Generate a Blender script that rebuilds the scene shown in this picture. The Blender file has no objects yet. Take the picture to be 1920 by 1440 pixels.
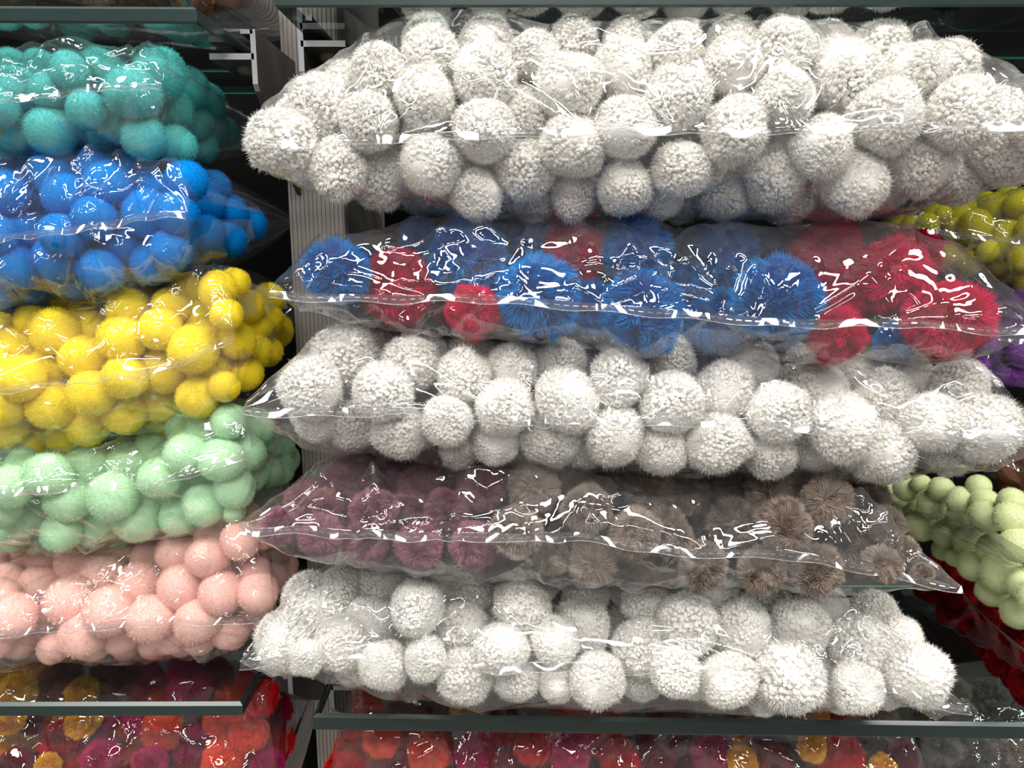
import bpy, math, random
import numpy as np
from mathutils import Vector, Matrix

# ------------------------------------------------------------------ camera, world, lights, exposure
F = 1450.0                      # focal length in pixels of the 1920 px wide photograph
PITCH = math.radians(10.6)      # camera looks slightly down
ZC = 1.45                       # camera height above the floor
SC = bpy.context.scene
COL = SC.collection
CP, SP = math.cos(PITCH), math.sin(PITCH)

cam_data = bpy.data.cameras.new('camera')
cam = bpy.data.objects.new('camera', cam_data); COL.objects.link(cam)
cam_data.sensor_width = 36.0
cam_data.lens = 36.0 * F / 1920.0
cam_data.clip_start = 0.01
cam.location = (0, 0, ZC)
cam.rotation_euler = (math.radians(90) - PITCH, 0, 0)
SC.camera = cam

world = bpy.data.worlds.new('World'); SC.world = world
world.use_nodes = True
bg = world.node_tree.nodes['Background']
bg.inputs['Color'].default_value = (0.88, 0.93, 1.0, 1)
bg.inputs['Strength'].default_value = 0.27

def area(name, loc, sx, sy, power, color=(1.0, 0.98, 0.95), target=None):
    d = bpy.data.lights.new(name, 'AREA'); d.shape = 'RECTANGLE'
    d.size = sx; d.size_y = sy; d.energy = power; d.color = color
    o = bpy.data.objects.new(name, d); COL.objects.link(o); o.location = loc
    if target is not None:
        v = Vector(target) - Vector(loc)
        o.rotation_euler = v.to_track_quat('-Z', 'Y').to_euler()
    return o
# ceiling light strips of the shop aisle
area('aisle_light', (-0.95, 0.12, 2.85), 1.3, 0.20, 33)
area('aisle_light', (0.85, 0.08, 2.85), 1.3, 0.20, 36)
area('aisle_light', (0.0, -0.85, 2.85), 1.5, 0.20, 44)
area('aisle_light', (2.1, -1.0, 2.85), 1.2, 0.20, 26)
area('aisle_light', (-1.9, -1.3, 2.85), 1.3, 0.20, 28)
area('aisle_light', (0.5, -2.7, 2.85), 1.8, 0.20, 40)
area('aisle_light', (-0.9, -4.6, 2.85), 1.8, 0.20, 40)

SC.view_settings.view_transform = 'Standard'
SC.view_settings.look = 'None'
SC.view_settings.gamma = 1.0
SC.view_settings.use_curve_mapping = False
SC.view_settings.exposure = -0.18

cy = SC.cycles
cy.max_bounces = 7; cy.diffuse_bounces = 4; cy.glossy_bounces = 3; cy.transparent_max_bounces = 10
cy.caustics_reflective = False; cy.caustics_refractive = False
rng = np.random.default_rng(11)
random.seed(5)

# ------------------------------------------------------------------ helpers
def W(px, py, Y):
    """point of the place at depth Y seen at photo position px, py"""
    u = (px - 960.0) / F; v = (720.0 - py) / F
    dy = CP + v * SP; dz = v * CP - SP
    return (u * Y / dy, Y, dz * Y / dy + ZC)

def proj(x, y, z):
    z = z - ZC
    d = y * CP - z * SP
    h = y * SP + z * CP
    return 960 + F * x / d, 720 - F * h / d, d

def s2l(c):
    out = []
    for k in c:
        k = k / 255.0
        out.append(k / 12.92 if k <= 0.04045 else ((k + 0.055) / 1.055) ** 2.4)
    return (*out, 1.0)

def mesh_obj(name, verts, faces, mats, parent=None, smooth=True, midx=None):
    me = bpy.data.meshes.new(name)
    me.from_pydata([tuple(v) for v in verts], [], [tuple(f) for f in faces])
    if not isinstance(mats, (list, tuple)): mats = [mats]
    for m in mats: me.materials.append(m)
    if smooth: me.polygons.foreach_set('use_smooth', [True] * len(me.polygons))
    if midx is not None: me.polygons.foreach_set('material_index', midx)
    me.update()
    o = bpy.data.objects.new(name, me); COL.objects.link(o)
    if parent: o.parent = parent
    return o

def fast_mesh(name, V, Fc, smooth=True):
    """mesh from numpy verts (n,3) and faces (m,k)"""
    me = bpy.data.meshes.new(name)
    V = np.asarray(V, np.float32); Fc = np.asarray(Fc, np.int32)
    k = Fc.shape[1]
    me.vertices.add(len(V)); me.vertices.foreach_set('co', V.ravel())
    me.loops.add(Fc.size); me.loops.foreach_set('vertex_index', Fc.ravel())
    me.polygons.add(len(Fc)); me.polygons.foreach_set('loop_start', np.arange(len(Fc), dtype=np.int32) * k)
    me.polygons.foreach_set('use_smooth', np.full(len(Fc), smooth))
    me.update(calc_edges=True); me.validate()
    return me

def tag(o, label=None, cat=None, group=None, kind=None):
    if label: o['label'] = label
    if cat: o['category'] = cat
    if group: o['group'] = group
    if kind: o['kind'] = kind
    return o

def empty(name, loc):
    o = bpy.data.objects.new(name, None); COL.objects.link(o); o.location = loc
    o.empty_display_size = 0.02
    return o

def box_vf(x0, x1, y0, y1, z0, z1, bev=0.0):
    import bmesh
    bm = bmesh.new()
    vs = [bm.verts.new(p) for p in ((x0,y0,z0),(x1,y0,z0),(x1,y1,z0),(x0,y1,z0),(x0,y0,z1),(x1,y0,z1),(x1,y1,z1),(x0,y1,z1))]
    for f in ((0,3,2,1),(4,5,6,7),(0,1,5,4),(1,2,6,5),(2,3,7,6),(3,0,4,7)):
        bm.faces.new([vs[i] for i in f])
    if bev: bmesh.ops.bevel(bm, geom=bm.edges[:], offset=bev, segments=2, affect='EDGES', profile=0.5)
    bm.verts.index_update()
    V = [v.co[:] for v in bm.verts]; Fs = [[v.index for v in f.verts] for f in bm.faces]
    bm.free()
    return V, Fs

# ------------------------------------------------------------------ materials
def new_mat(name):
    m = bpy.data.materials.new(name); m.use_nodes = True
    nt = m.node_tree; nt.nodes.clear()
    out = nt.nodes.new('ShaderNodeOutputMaterial')
    return m, nt, out

def mat_yarn(name, rgb, sheen=0.25, var=0.10, rough=0.95, trans=0.0):
    m, nt, out = new_mat(name)
    p = nt.nodes.new('ShaderNodeBsdfPrincipled')
    p.inputs['Roughness'].default_value = rough
    p.inputs['Specular IOR Level'].default_value = 0.08
    p.inputs['Sheen Weight'].default_value = sheen
    p.inputs['Sheen Roughness'].default_value = 0.5
    tc = nt.nodes.new('ShaderNodeTexCoord')
    nz = nt.nodes.new('ShaderNodeTexNoise'); nz.inputs['Scale'].default_value = 9.0; nz.inputs['Detail'].default_value = 4
    nt.links.new(tc.outputs['Object'], nz.inputs['Vector'])
    oi = nt.nodes.new('ShaderNodeObjectInfo')
    ad = nt.nodes.new('ShaderNodeMath'); ad.operation = 'ADD'
    ml = nt.nodes.new('ShaderNodeMath'); ml.operation = 'MULTIPLY'; ml.inputs[1].default_value = 0.5
    nt.links.new(oi.outputs['Random'], ml.inputs[0])
    nt.links.new(nz.outputs['Fac'], ad.inputs[0]); nt.links.new(ml.outputs[0], ad.inputs[1])
    mr = nt.nodes.new('ShaderNodeMapRange')
    mr.inputs['From Min'].default_value = 0.3; mr.inputs['From Max'].default_value = 1.2
    mr.inputs['To Min'].default_value = 1 - var; mr.inputs['To Max'].default_value = 1 + var
    nt.links.new(ad.outputs[0], mr.inputs['Value'])
    hs = nt.nodes.new('ShaderNodeHueSaturation'); hs.inputs['Color'].default_value = s2l(rgb)
    nt.links.new(mr.outputs[0], hs.inputs['Value'])
    nt.links.new(hs.outputs['Color'], p.inputs['Base Color'])
    nt.links.new(hs.outputs['Color'], p.inputs['Sheen Tint'])
    nt.links.new(p.outputs[0], out.inputs['Surface'])
    return m

def mat_film(name, haze=0.05, gain=1.0, tint=(1, 1, 1, 1), rough=0.03, f0=0.085):
    m, nt, out = new_mat(name)
    lw = nt.nodes.new('ShaderNodeLayerWeight'); lw.inputs['Blend'].default_value = 0.5
    pw = nt.nodes.new('ShaderNodeMath'); pw.operation = 'POWER'; pw.inputs[1].default_value = 4.0
    mu = nt.nodes.new('ShaderNodeMath'); mu.operation = 'MULTIPLY_ADD'
    mu.inputs[1].default_value = 0.75 * gain; mu.inputs[2].default_value = f0 * gain
    nt.links.new(lw.outputs['Facing'], pw.inputs[0]); nt.links.new(pw.outputs[0], mu.inputs[0])
    tr = nt.nodes.new('ShaderNodeBsdfTransparent'); tr.inputs['Color'].default_value = tint
    gl = nt.nodes.new('ShaderNodeBsdfGlossy'); gl.inputs['Roughness'].default_value = rough
    gl.inputs['Color'].default_value = (1, 1, 1, 1)
    df = nt.nodes.new('ShaderNodeBsdfDiffuse'); df.inputs['Color'].default_value = (0.8, 0.8, 0.82, 1)
    tl = nt.nodes.new('ShaderNodeBsdfTranslucent'); tl.inputs['Color'].default_value = (0.8, 0.8, 0.82, 1)
    m0 = nt.nodes.new('ShaderNodeMixShader'); m0.inputs[0].default_value = 0.5
    nt.links.new(df.outputs[0], m0.inputs[1]); nt.links.new(tl.outputs[0], m0.inputs[2])
    m1 = nt.nodes.new('ShaderNodeMixShader'); m1.inputs[0].default_value = haze
    nt.links.new(tr.outputs[0], m1.inputs[1]); nt.links.new(m0.outputs[0], m1.inputs[2])
    m2 = nt.nodes.new('ShaderNodeMixShader')
    nt.links.new(mu.outputs[0], m2.inputs[0]); nt.links.new(m1.outputs[0], m2.inputs[1]); nt.links.new(gl.outputs[0], m2.inputs[2])
    # very fine crinkle of the film
    tc = nt.nodes.new('ShaderNodeTexCoord')
    nz = nt.nodes.new('ShaderNodeTexNoise'); nz.inputs['Scale'].default_value = 26.0; nz.inputs['Detail'].default_value = 2.0
    nz.inputs['Distortion'].default_value = 0.6
    bp = nt.nodes.new('ShaderNodeBump'); bp.inputs['Strength'].default_value = 0.12; bp.inputs['Distance'].default_value = 0.002
    nt.links.new(tc.outputs['Object'], nz.inputs['Vector'])
    nt.links.new(nz.outputs['Fac'], bp.inputs['Height']); nt.links.new(bp.outputs[0], gl.inputs['Normal'])
    nt.links.new(m2.outputs[0], out.inputs['Surface'])
    return m

FILM = mat_film('clear_film')
SEAL = mat_film('heat_seal_film', haze=0.07, gain=1.1, rough=0.06)
DASH = mat_film('perforation', haze=0.26, gain=1.6, rough=0.12)

def mat_simple(name, rgb, rough=0.5, metal=0.0, spec=0.5, noise=0.0, nscale=20):
    m, nt, out = new_mat(name)
    p = nt.nodes.new('ShaderNodeBsdfPrincipled')
    p.inputs['Base Color'].default_value = s2l(rgb)
    p.inputs['Roughness'].default_value = rough; p.inputs['Metallic'].default_value = metal
    p.inputs['Specular IOR Level'].default_value = spec
    if noise:
        tc = nt.nodes.new('ShaderNodeTexCoord'); nz = nt.nodes.new('ShaderNodeTexNoise')
        nz.inputs['Scale'].default_value = nscale; nz.inputs['Detail'].default_value = 5
        nt.links.new(tc.outputs['Object'], nz.inputs['Vector'])
        mr = nt.nodes.new('ShaderNodeMapRange'); mr.inputs['To Min'].default_value = 1 - noise; mr.inputs['To Max'].default_value = 1 + noise
        nt.links.new(nz.outputs['Fac'], mr.inputs['Value'])
        hs = nt.nodes.new('ShaderNodeHueSaturation'); hs.inputs['Color'].default_value = s2l(rgb)
        nt.links.new(mr.outputs[0], hs.inputs['Value']); nt.links.new(hs.outputs['Color'], p.inputs['Base Color'])
    nt.links.new(p.outputs[0], out.inputs['Surface'])
    return m

def mat_glass_face():
    m, nt, out = new_mat('shelf_glass')
    lw = nt.nodes.new('ShaderNodeLayerWeight'); lw.inputs['Blend'].default_value = 0.5
    pw = nt.nodes.new('ShaderNodeMath'); pw.operation = 'POWER'; pw.inputs[1].default_value = 3.5
    mu = nt.nodes.new('ShaderNodeMath'); mu.operation = 'MULTIPLY_ADD'; mu.inputs[1].default_value = 0.8; mu.inputs[2].default_value = 0.05
    nt.links.new(lw.outputs['Facing'], pw.inputs[0]); nt.links.new(pw.outputs[0], mu.inputs[0])
    tr = nt.nodes.new('ShaderNodeBsdfTransparent'); tr.inputs['Color'].default_value = (0.90, 0.95, 0.93, 1)
    gl = nt.nodes.new('ShaderNodeBsdfGlossy'); gl.inputs['Roughness'].default_value = 0.02
    mx = nt.nodes.new('ShaderNodeMixShader')
    nt.links.new(mu.outputs[0], mx.inputs[0]); nt.links.new(tr.outputs[0], mx.inputs[1]); nt.links.new(gl.outputs[0], mx.inputs[2])
    nt.links.new(mx.outputs[0], out.inputs['Surface'])
    return m
GLASS = mat_glass_face()
GEDGE = mat_simple('shelf_glass_edge', (34, 50, 48), 0.22, 0, 0.5)
GBEV = mat_simple('shelf_glass_bevel', (64, 78, 74), 0.3, 0, 0.6)
GBACK = mat_simple('shelf_glass_back_edge', (20, 150, 110), 0.3, 0, 0.5)

# ------------------------------------------------------------------ the setting
def struct(name, V, Fs, m, smooth=False):
    o = mesh_obj(name, V, Fs, m, smooth=smooth); o['kind'] = 'structure'; return o
V, Fs = box_vf(-4, 4, -4, 1.30, -0.05, 0); struct('floor', V, Fs, mat_simple('floor_tiles', (150, 145, 138), 0.35, noise=0.1, nscale=3))
V, Fs = box_vf(-4, 4, 1.24, 1.30, 0, 3.1); struct('wall_back', V, Fs, mat_simple('back_panel', (4, 4, 4), 0.7, 0, 0.1, noise=0.2))
V, Fs = box_vf(-4, 4, -4, 1.30, 3.1, 3.15); struct('ceiling', V, Fs, mat_simple('ceiling_board', (120, 120, 120), 0.8))

# fluted upright between the two bays
def column():
    x0, x1, y0, y1 = -0.272, -0.200, 0.955, 1.24
    m = mat_simple('column_profile', (178, 170, 163), 0.42, 0.25, 0.5, noise=0.06, nscale=6)
    pts = []
    n = 13
    pts.append((x0, y1)); pts.append((x0, y0 + 0.012)); pts.append((x0 + 0.002, y0 + 0.004))
    wdt = (x1 - x0 - 0.006) / n
    for i in range(n):
        a = x0 + 0.003 + i * wdt
        pts += [(a + wdt * 0.10, y0), (a + wdt * 0.62, y0), (a + wdt * 0.72, y0 + 0.0018), (a + wdt * 0.97, y0 + 0.0018)]
    pts += [(x1 - 0.002, y0 + 0.004), (x1, y0 + 0.012), (x1, y1)]
    k = len(pts)
    V = [(p[0], p[1], 0.0) for p in pts] + [(p[0], p[1], 3.1) for p in pts]
    Fs = [(i, (i + 1) % k, (i + 1) % k + k, i + k) for i in range(k)]
    o = mesh_obj('shelf_upright', V, Fs, m, smooth=False)
    tag(o, 'grey vertically fluted metal upright post standing between the two shelf bays', 'post')
column()

# glass shelves
ZL, ZR = ZC - 0.467, ZC - 0.483        # lower shelf tops
ZUL, ZUR = ZC + 0.186 + 0.0145, ZC + 0.1985 + 0.016
def glass_shelf(label, c, ztop, th, backgreen=True):
    """c = four plan corners front-left, front-right, back-right, back-left"""
    b = 0.0035
    cx = sum(p[0] for p in c) / 4; cy = sum(p[1] for p in c) / 4
    def inset(p, d): return (p[0] + (d if p[0] < cx else -d), p[1] + (d if p[1] < cy else -d))
    V = []
    for z, d in ((ztop, b), (ztop - b * 0.8, 0), (ztop - th + b * 0.55, 0), (ztop - th, b * 0.4)):
        for p in c:
            q = inset(p, d); V.append((q[0], q[1], z))
    Fs = [(0, 1, 2, 3), (15, 14, 13, 12)]; mi = [0, 0]
    for r in range(3):
        for i in range(4):
            j = (i + 1) % 4
            Fs.append((r * 4 + j, r * 4 + i, r * 4 + 4 + i, r * 4 + 4 + j))
            mi.append(3 if i == 2 and r == 2 else (2 if r == 0 and i == 0 else 1))
    o = mesh_obj('glass_shelf', V, Fs, [GLASS, GEDGE, GBEV, GBACK], smooth=False, midx=mi)
    tag(o, label, 'shelf', 'clear glass shelves with dark green edges')
    return o
glass_shelf('lower left glass shelf with dark green edge under the pale pink bag', [(-1.1, 0.715), (-0.276, 0.718), (-0.276, 1.06), (-1.1, 1.06)], ZL, 0.0145)
glass_shelf('lower right glass shelf with dark green edge under the lowest white bag', [(-0.206, 0.722), (1.3, 0.690), (1.3, 1.06), (-0.206, 1.06)], ZR, 0.0175)
glass_shelf('upper left glass shelf seen from below, above the teal bag', [(-1.1, 0.712), (-0.276, 0.725), (-0.276, 1.06), (-1.1, 1.06)], ZUL, 0.0145)
glass_shelf('upper right glass shelf seen from below, above the uppermost white bag', [(-0.206, 0.720), (1.3, 0.715), (1.3, 1.06), (-0.206, 1.06)], ZUR, 0.0165)

# shelf brackets
BR = mat_simple('bracket_metal', (92, 86, 82), 0.45, 0.35, 0.5, noise=0.06)
BRF = mat_simple('bracket_cut_face', (168, 168, 172), 0.45, 0.2, 0.5)
SCR = mat_simple('screw_pad', (120, 118, 105), 0.5)
def bracket(xp, side, zg, label, yf=0.812):
    """xp = x of the upright blade, side=-1 flange to the left, zg = underside of the glass"""
    t = 0.0052
    root = empty('shelf_bracket', (xp, 0.955, zg - 0.03)); tag(root, label, 'bracket')
    ox, oy, oz = root.location
    def extr(poly, xa, xb, name, mats, par, facefront=True):
        n = len(poly)
        V = [(xa - ox, p[0] - oy, p[1] - oz) for p in poly] + [(xb - ox, p[0] - oy, p[1] - oz) for p in poly]
        Fs = [tuple(range(n)), tuple(range(2 * n - 1, n - 1, -1))]; mi = [0, 0]
        for i in range(n):
            j = (i + 1) % n
            Fs.append((i, i + n, j + n, j))
            mi.append(1 if (i in FRONT) else 0)
        return mesh_obj(name, V, Fs, mats, par, smooth=False, midx=mi)
    z1 = zg + 0.017; z2 = zg - 0.034
    FRONT = (0, 1)
    blade = [(yf, z1), (yf, z2), (yf + 0.006, z2 - 0.006), (yf + 0.045, z2 - 0.036), (0.93, z2 - 0.085), (0.955, z2 - 0.10), (0.955, z1)]
    extr(blade, xp - t / 2, xp + t / 2, 'blade', [BR, BRF], root)
    FRONT = (0,)
    fl = [(yf, zg - 0.0005), (yf, zg - 0.0058), (0.955, zg - 0.0058), (0.955, zg - 0.0005)]
    zf = zg - 0.011
    fl = [(yf, zf + 0.0058), (yf, zf), (0.955, zf), (0.955, zf + 0.0058)]
    extr(fl, xp, xp + side * 0.044, 'flange', [BR, BRF], root)
    lip = [(yf, z1), (yf, z1 - 0.004), (0.955, z1 - 0.004), (0.955, z1)]
    extr(lip, xp, xp + side * 0.012, 'top_lip', [BR, BRF], root)
    # rubber pad screw
    V = []; Fs = []
    n = 20; cx = xp + side * 0.019 - ox; cy = 0.85 - oy
    for k, (r, z) in enumerate(((0.0105, zf), (0.0105, zf - 0.004), (0.007, zf - 0.007), (0.0, zf - 0.007))):
        for i in range(n):
            a = 2 * math.pi * i / n; V.append((cx + r * math.cos(a), cy + r * math.sin(a), z - oz))
    for k in range(3):
        for i in range(n):
            j = (i + 1) % n; Fs.append((k * n + i, k * n + j, k * n + n + j, k * n + n + i))
    mesh_obj('screw_head', V, Fs, SCR, root)
bracket(-0.2555, -1, ZUL - 0.0145, 'grey metal bracket under the upper left glass shelf, beside the fluted post')
bracket(-0.2085, 1, ZUR - 0.0165, 'grey metal bracket under the upper right glass shelf, beside the fluted post')
bracket(-0.2555, -1, ZL - 0.0145, 'grey metal bracket under the lower left glass shelf, beside the fluted post')
bracket(-0.2085, 1, ZR - 0.0175, 'grey metal bracket under the lower right glass shelf, beside the fluted post')

# ------------------------------------------------------------------ pompom prototypes
def fib(n, jit=0.0, seed=0):
    r = np.random.default_rng(seed)
    i = np.arange(n) + 0.5
    ph = np.arccos(1 - 2 * i / n); th = math.pi * (1 + 5 ** 0.5) * i
    P = np.stack([np.cos(th) * np.sin(ph), np.sin(th) * np.sin(ph), np.cos(ph)], 1)
    P += r.normal(0, jit, P.shape)
    return P / np.linalg.norm(P, axis=1, keepdims=True)

def lownoise(P, seed, k=14, f=3.0):
    r = np.random.default_rng(seed)
    out = np.zeros(len(P))
    for _ in range(k):
        w = r.normal(0, f, 3); out += np.sin(P @ w + r.uniform(0, 6.28)) 
    return out / math.sqrt(k / 2)

def frames(D, seed):
    r = np.random.default_rng(seed)
    A = r.normal(0, 1, D.shape)
    T = np.cross(D, A); T /= np.linalg.norm(T, axis=1, keepdims=True)
    B = np.cross(D, T)
    return T, B

def uv_sphere(seed, rad, amp, f, nu=48, nv=26):
    th = np.linspace(0, 2 * math.pi, nu, endpoint=False); ph = np.linspace(0.02, math.pi - 0.02, nv)
    T, Pp = np.meshgrid(th, ph)
    D = np.stack([np.cos(T) * np.sin(Pp), np.sin(T) * np.sin(Pp), np.cos(Pp)], 2).reshape(-1, 3)
    V = D * (rad * (1 + amp * lownoise(D, seed, f=f)))[:, None]
    i = np.arange(nv - 1)[:, None] * nu; j = np.arange(nu)[None, :]; j2 = (j + 1) % nu
    a = (i + j).ravel(); b = (i + j2).ravel(); c = (i + nu + j2).ravel(); d = (i + nu + j).ravel()
    Fq = np.stack([a, d, c, b], 1)
    tri = np.concatenate([Fq[:, [0, 1, 2]], Fq[:, [0, 2, 3]]])
    return V, tri

def ribbons(base, mid, tip, w, seed):
    """strands: two quads tapering, as tris (5 verts each)"""
    n = len(base)
    D = tip - base; D /= np.linalg.norm(D, axis=1, keepdims=True) + 1e-9
    T, B = frames(D, seed)
    w = w[:, None]
    V = np.stack([base - T * w, base + T * w, mid - T * w * 0.9, mid + T * w * 0.9, tip], 1).reshape(-1, 3)
    o = (np.arange(n) * 5)[:, None]
    tri = np.concatenate([o + np.array([0, 1, 3]), o + np.array([0, 3, 2]), o + np.array([2, 3, 4])])
    return V, tri

def join(parts):
    Vs, Ts, o = [], [], 0
    for V, T in parts:
        Vs.append(V); Ts.append(T + o); o += len(V)
    return np.concatenate(Vs), np.concatenate(Ts)

def proto_chunky(seed):
    """white yarn pompom: rounded yarn ends packed like a cauliflower"""
    r = np.random.default_rng(seed)
    n = 900
    D = fib(n, 0.030, seed)
    cpole = np.abs(D @ np.array([0.15, -0.95, 0.25]))
    R = 0.905 + 0.04 * lownoise(D, seed + 1, f=3.2) + r.uniform(-0.03, 0.03, n) - 0.13 * np.exp(-((1 - cpole) / 0.035))
    T, B = frames(D, seed + 2)
    wd = r.uniform(0.056, 0.088, n)
    lean = T * r.normal(0, 0.04, n)[:, None] + B * r.normal(0, 0.04, n)[:, None]
    m = 7; rings = [(-0.24, 0.85), (-0.05, 1.0), (0.006, 0.90), (0.026, 0.55)]
    V = []
    for (h, s) in rings:
        c = D * (R + h)[:, None] + lean * (h + 0.24)[..., None] * 4 if False else D * (R + h)[:, None] + lean * ((h + 0.24) * 4)
        for k in range(m):
            a = 2 * math.pi * k / m
            V.append(c + (T * math.cos(a) + B * math.sin(a)) * (wd * s)[:, None])
    tipc = D * (R + 0.034)[:, None] + lean * 1.2
    V.append(tipc)
    nv = len(V)
    V = np.stack(V, 1).reshape(-1, 3)
    tri = []
    for q in range(len(rings) - 1):
        for k in range(m):
            k2 = (k + 1) % m
            a, b, c, d = q * m + k, q * m + k2, (q + 1) * m + k2, (q + 1) * m + k
            tri += [(a, b, c), (a, c, d)]
    q = len(rings) - 1
    for k in range(m): tri.append((q * m + k, q * m + (k + 1) % m, nv - 1))
    tri = np.array(tri)
    Tt = ((np.arange(n) * nv)[:, None, None] + tri[None]).reshape(-1, 3)
    core = uv_sphere(seed, 0.85, 0.03, 3)
    nf = 9500
    Df = fib(nf, 0.05, seed + 9)
    Rf = 0.93 + 0.045 * lownoise(Df, seed + 1, f=3.2)
    off = r.normal(0, 0.05, (nf, 3))
    base = Df * (Rf - 0.1)[:, None]; tip = Df * (Rf + r.uniform(0.0, 0.085, nf))[:, None] + off
    rb = ribbons(base, (base + tip) / 2, tip, np.full(nf, 0.0075), seed + 4)
    V, T3 = join([(V, Tt), core, rb])
    return fast_mesh('yarn_pompom', V, T3)

def proto_fibre(seed, n=9000, shag=0.09, width=0.010):
    """soft fibre pompom with strands fanning out from the tie"""
    r = np.random.default_rng(seed)
    D = fib(n, 0.02, seed)
    clump = lownoise(D, seed + 1, k=18, f=9.0); lump = lownoise(D, seed + 2, f=2.6)
    ax = np.array([0.15, -0.95, 0.25]); ax /= np.linalg.norm(ax)
    ca = D @ ax
    tang = D - ca[:, None] * ax; tang /= np.linalg.norm(tang, axis=1, keepdims=True) + 1e-6
    sgn = np.sign(ca)[:, None]
    R = 0.93 + 0.035 * clump + 0.045 * lump + r.uniform(-shag, shag * 0.5, n) - 0.07 * np.exp(-((1 - np.abs(ca)) / 0.03))
    tgt = D + 0.05 * np.stack([lownoise(D, seed + 20 + q, k=16, f=8) for q in range(3)], 1)
    tgt /= np.linalg.norm(tgt, axis=1, keepdims=True)
    tip = tgt * R[:, None]
    base = D * 0.55 - tang * 0.25 * (np.abs(ca)[:, None]) + ax * sgn * 0.12
    mid = D * (R * 0.85)[:, None] - tang * 0.07 * np.abs(ca)[:, None]
    rb = ribbons(base, mid, tip, r.uniform(width * 0.7, width * 1.5, n), seed + 4)
    core = uv_sphere(seed, 0.62, 0.04, 4)
    V, T3 = join([rb, core])
    return fast_mesh('fibre_pompom', V, T3)

def proto_felt(seed):
    """small dense felt ball with a thin short nap"""
    r = np.random.default_rng(seed)
    nu, nv = 96, 52
    core = uv_sphere(seed, 0.955, 0.018, 2.2, nu, nv)
    n = 9000
    D = fib(n, 0.02, seed)
    R = 0.955 * (1 + 0.018 * lownoise(D, seed, f=2.2))
    off = r.normal(0, 0.045, (n, 3))
    base = D * (R - 0.02)[:, None]; tip = D * (R + r.uniform(0.01, 0.075, n))[:, None] + off
    rb = ribbons(base, (base + tip) / 2, tip, np.full(n, 0.006), seed + 3)
    V, T3 = join([core, rb])
    return fast_mesh('felt_pompom', V, T3)

PROTO = {
    'chunky': [proto_chunky(s) for s in (1, 2, 3)],
    'fibre': [proto_fibre(s) for s in (31, 32)],
    'felt': [proto_felt(s) for s in (61, 62)],
}
_coloured = {}
def coloured(kind, k, col):
    """prototype mesh in one colour, shared by all pompoms of that colour"""
    key = (kind, k, col)
    if key not in _coloured:
        m = PROTO[kind][k].copy(); m.name = PROTO[kind][k].name; m.materials.append(COLOR[col]); _coloured[key] = m
    return _coloured[key]

COLOR = {
    'white': mat_yarn('white_yarn', (236, 233, 226), 0.12, 0.03),
    'blue': mat_yarn('blue_yarn', (4, 130, 204), 0.12, 0.12),
    'pink': mat_yarn('crimson_yarn', (214, 26, 80), 0.3, 0.12),
    'mauve': mat_yarn('mauve_yarn', (168, 118, 132), 0.3, 0.10),
    'brown': mat_yarn('taupe_yarn', (164, 148, 136), 0.3, 0.10),
    'teal': mat_yarn('teal_felt', (92, 192, 188), 0.3, 0.06),
    'royal': mat_yarn('royal_blue_felt', (4, 134, 214), 0.1, 0.06),
    'yellow': mat_yarn('yellow_felt', (254, 230, 58), 0.2, 0.04),
    'mint': mat_yarn('mint_felt', (200, 240, 198), 0.2, 0.04),
    'peach': mat_yarn('peach_felt', (251, 206, 194), 0.2, 0.03),
    'orange': mat_yarn('orange_red_yarn', (250, 92, 52), 0.3, 0.10),
    'magenta': mat_yarn('magenta_yarn', (205, 32, 106), 0.3, 0.10),
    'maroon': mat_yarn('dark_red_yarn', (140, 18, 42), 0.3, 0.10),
    'gold': mat_yarn('golden_yarn', (250, 188, 42), 0.3, 0.10),
    'grey': mat_yarn('grey_yarn', (132, 124, 118), 0.3, 0.10),
    'olive': mat_yarn('olive_yellow_felt', (196, 184, 20), 0.3, 0.08),
    'purple': mat_yarn('purple_felt', (118, 44, 150), 0.3, 0.08),
    'pale': mat_yarn('pale_green_felt', (222, 230, 178), 0.2, 0.04),
    'red': mat_yarn('red_yarn', (216, 30, 34), 0.3, 0.10),
    'navy': mat_yarn('navy_yarn', (18, 28, 58), 0.2, 0.10),
    'black': mat_yarn('black_yarn', (22, 20, 20), 0.2, 0.10),
    'deepred': mat_yarn('deep_red_yarn', (128, 14, 18), 0.2, 0.10),
    'rust': mat_yarn('rust_brown_yarn', (150, 84, 36), 0.3, 0.15),
}
WORD = {'white': 'white', 'blue': 'blue', 'pink': 'crimson pink', 'mauve': 'dusty mauve', 'brown': 'taupe brown', 'teal': 'teal',
        'royal': 'royal blue', 'yellow': 'yellow', 'mint': 'mint green', 'peach': 'pale pink', 'orange': 'orange red', 'magenta': 'magenta',
        'maroon': 'dark red', 'gold': 'golden yellow', 'grey': 'grey', 'olive': 'olive yellow', 'purple': 'purple', 'pale': 'pale green',
        'red': 'red', 'rust': 'rusty brown', 'navy': 'navy blue', 'black': 'black', 'deepred': 'deep red'}
ORD = ['leftmost', 'second', 'third', 'fourth', 'fifth', 'sixth', 'seventh', 'eighth', 'ninth', 'tenth', 'eleventh', 'twelfth', 'thirteenth',
       'fourteenth', 'fifteenth', 'sixteenth', 'seventeenth', 'eighteenth', 'nineteenth', 'twentieth'] + ['twenty-first', 'twenty-second',
       'twenty-third', 'twenty-fourth', 'twenty-fifth', 'twenty-sixth', 'twenty-seventh', 'twenty-eighth', 'twenty-ninth', 'thirtieth']

# ------------------------------------------------------------------ bags
def poly(pts):
    xs = np.array([p[0] for p in pts], float); ys = np.array([p[1] for p in pts], float)
    return lambda x: np.interp(x, xs, ys)

def smooth1(a, k):
    if k < 1: return a
    ker = np.ones(2 * k + 1) / (2 * k + 1)
    return np.convolve(np.pad(a, k, mode='edge'), ker, 'valid')

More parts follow.
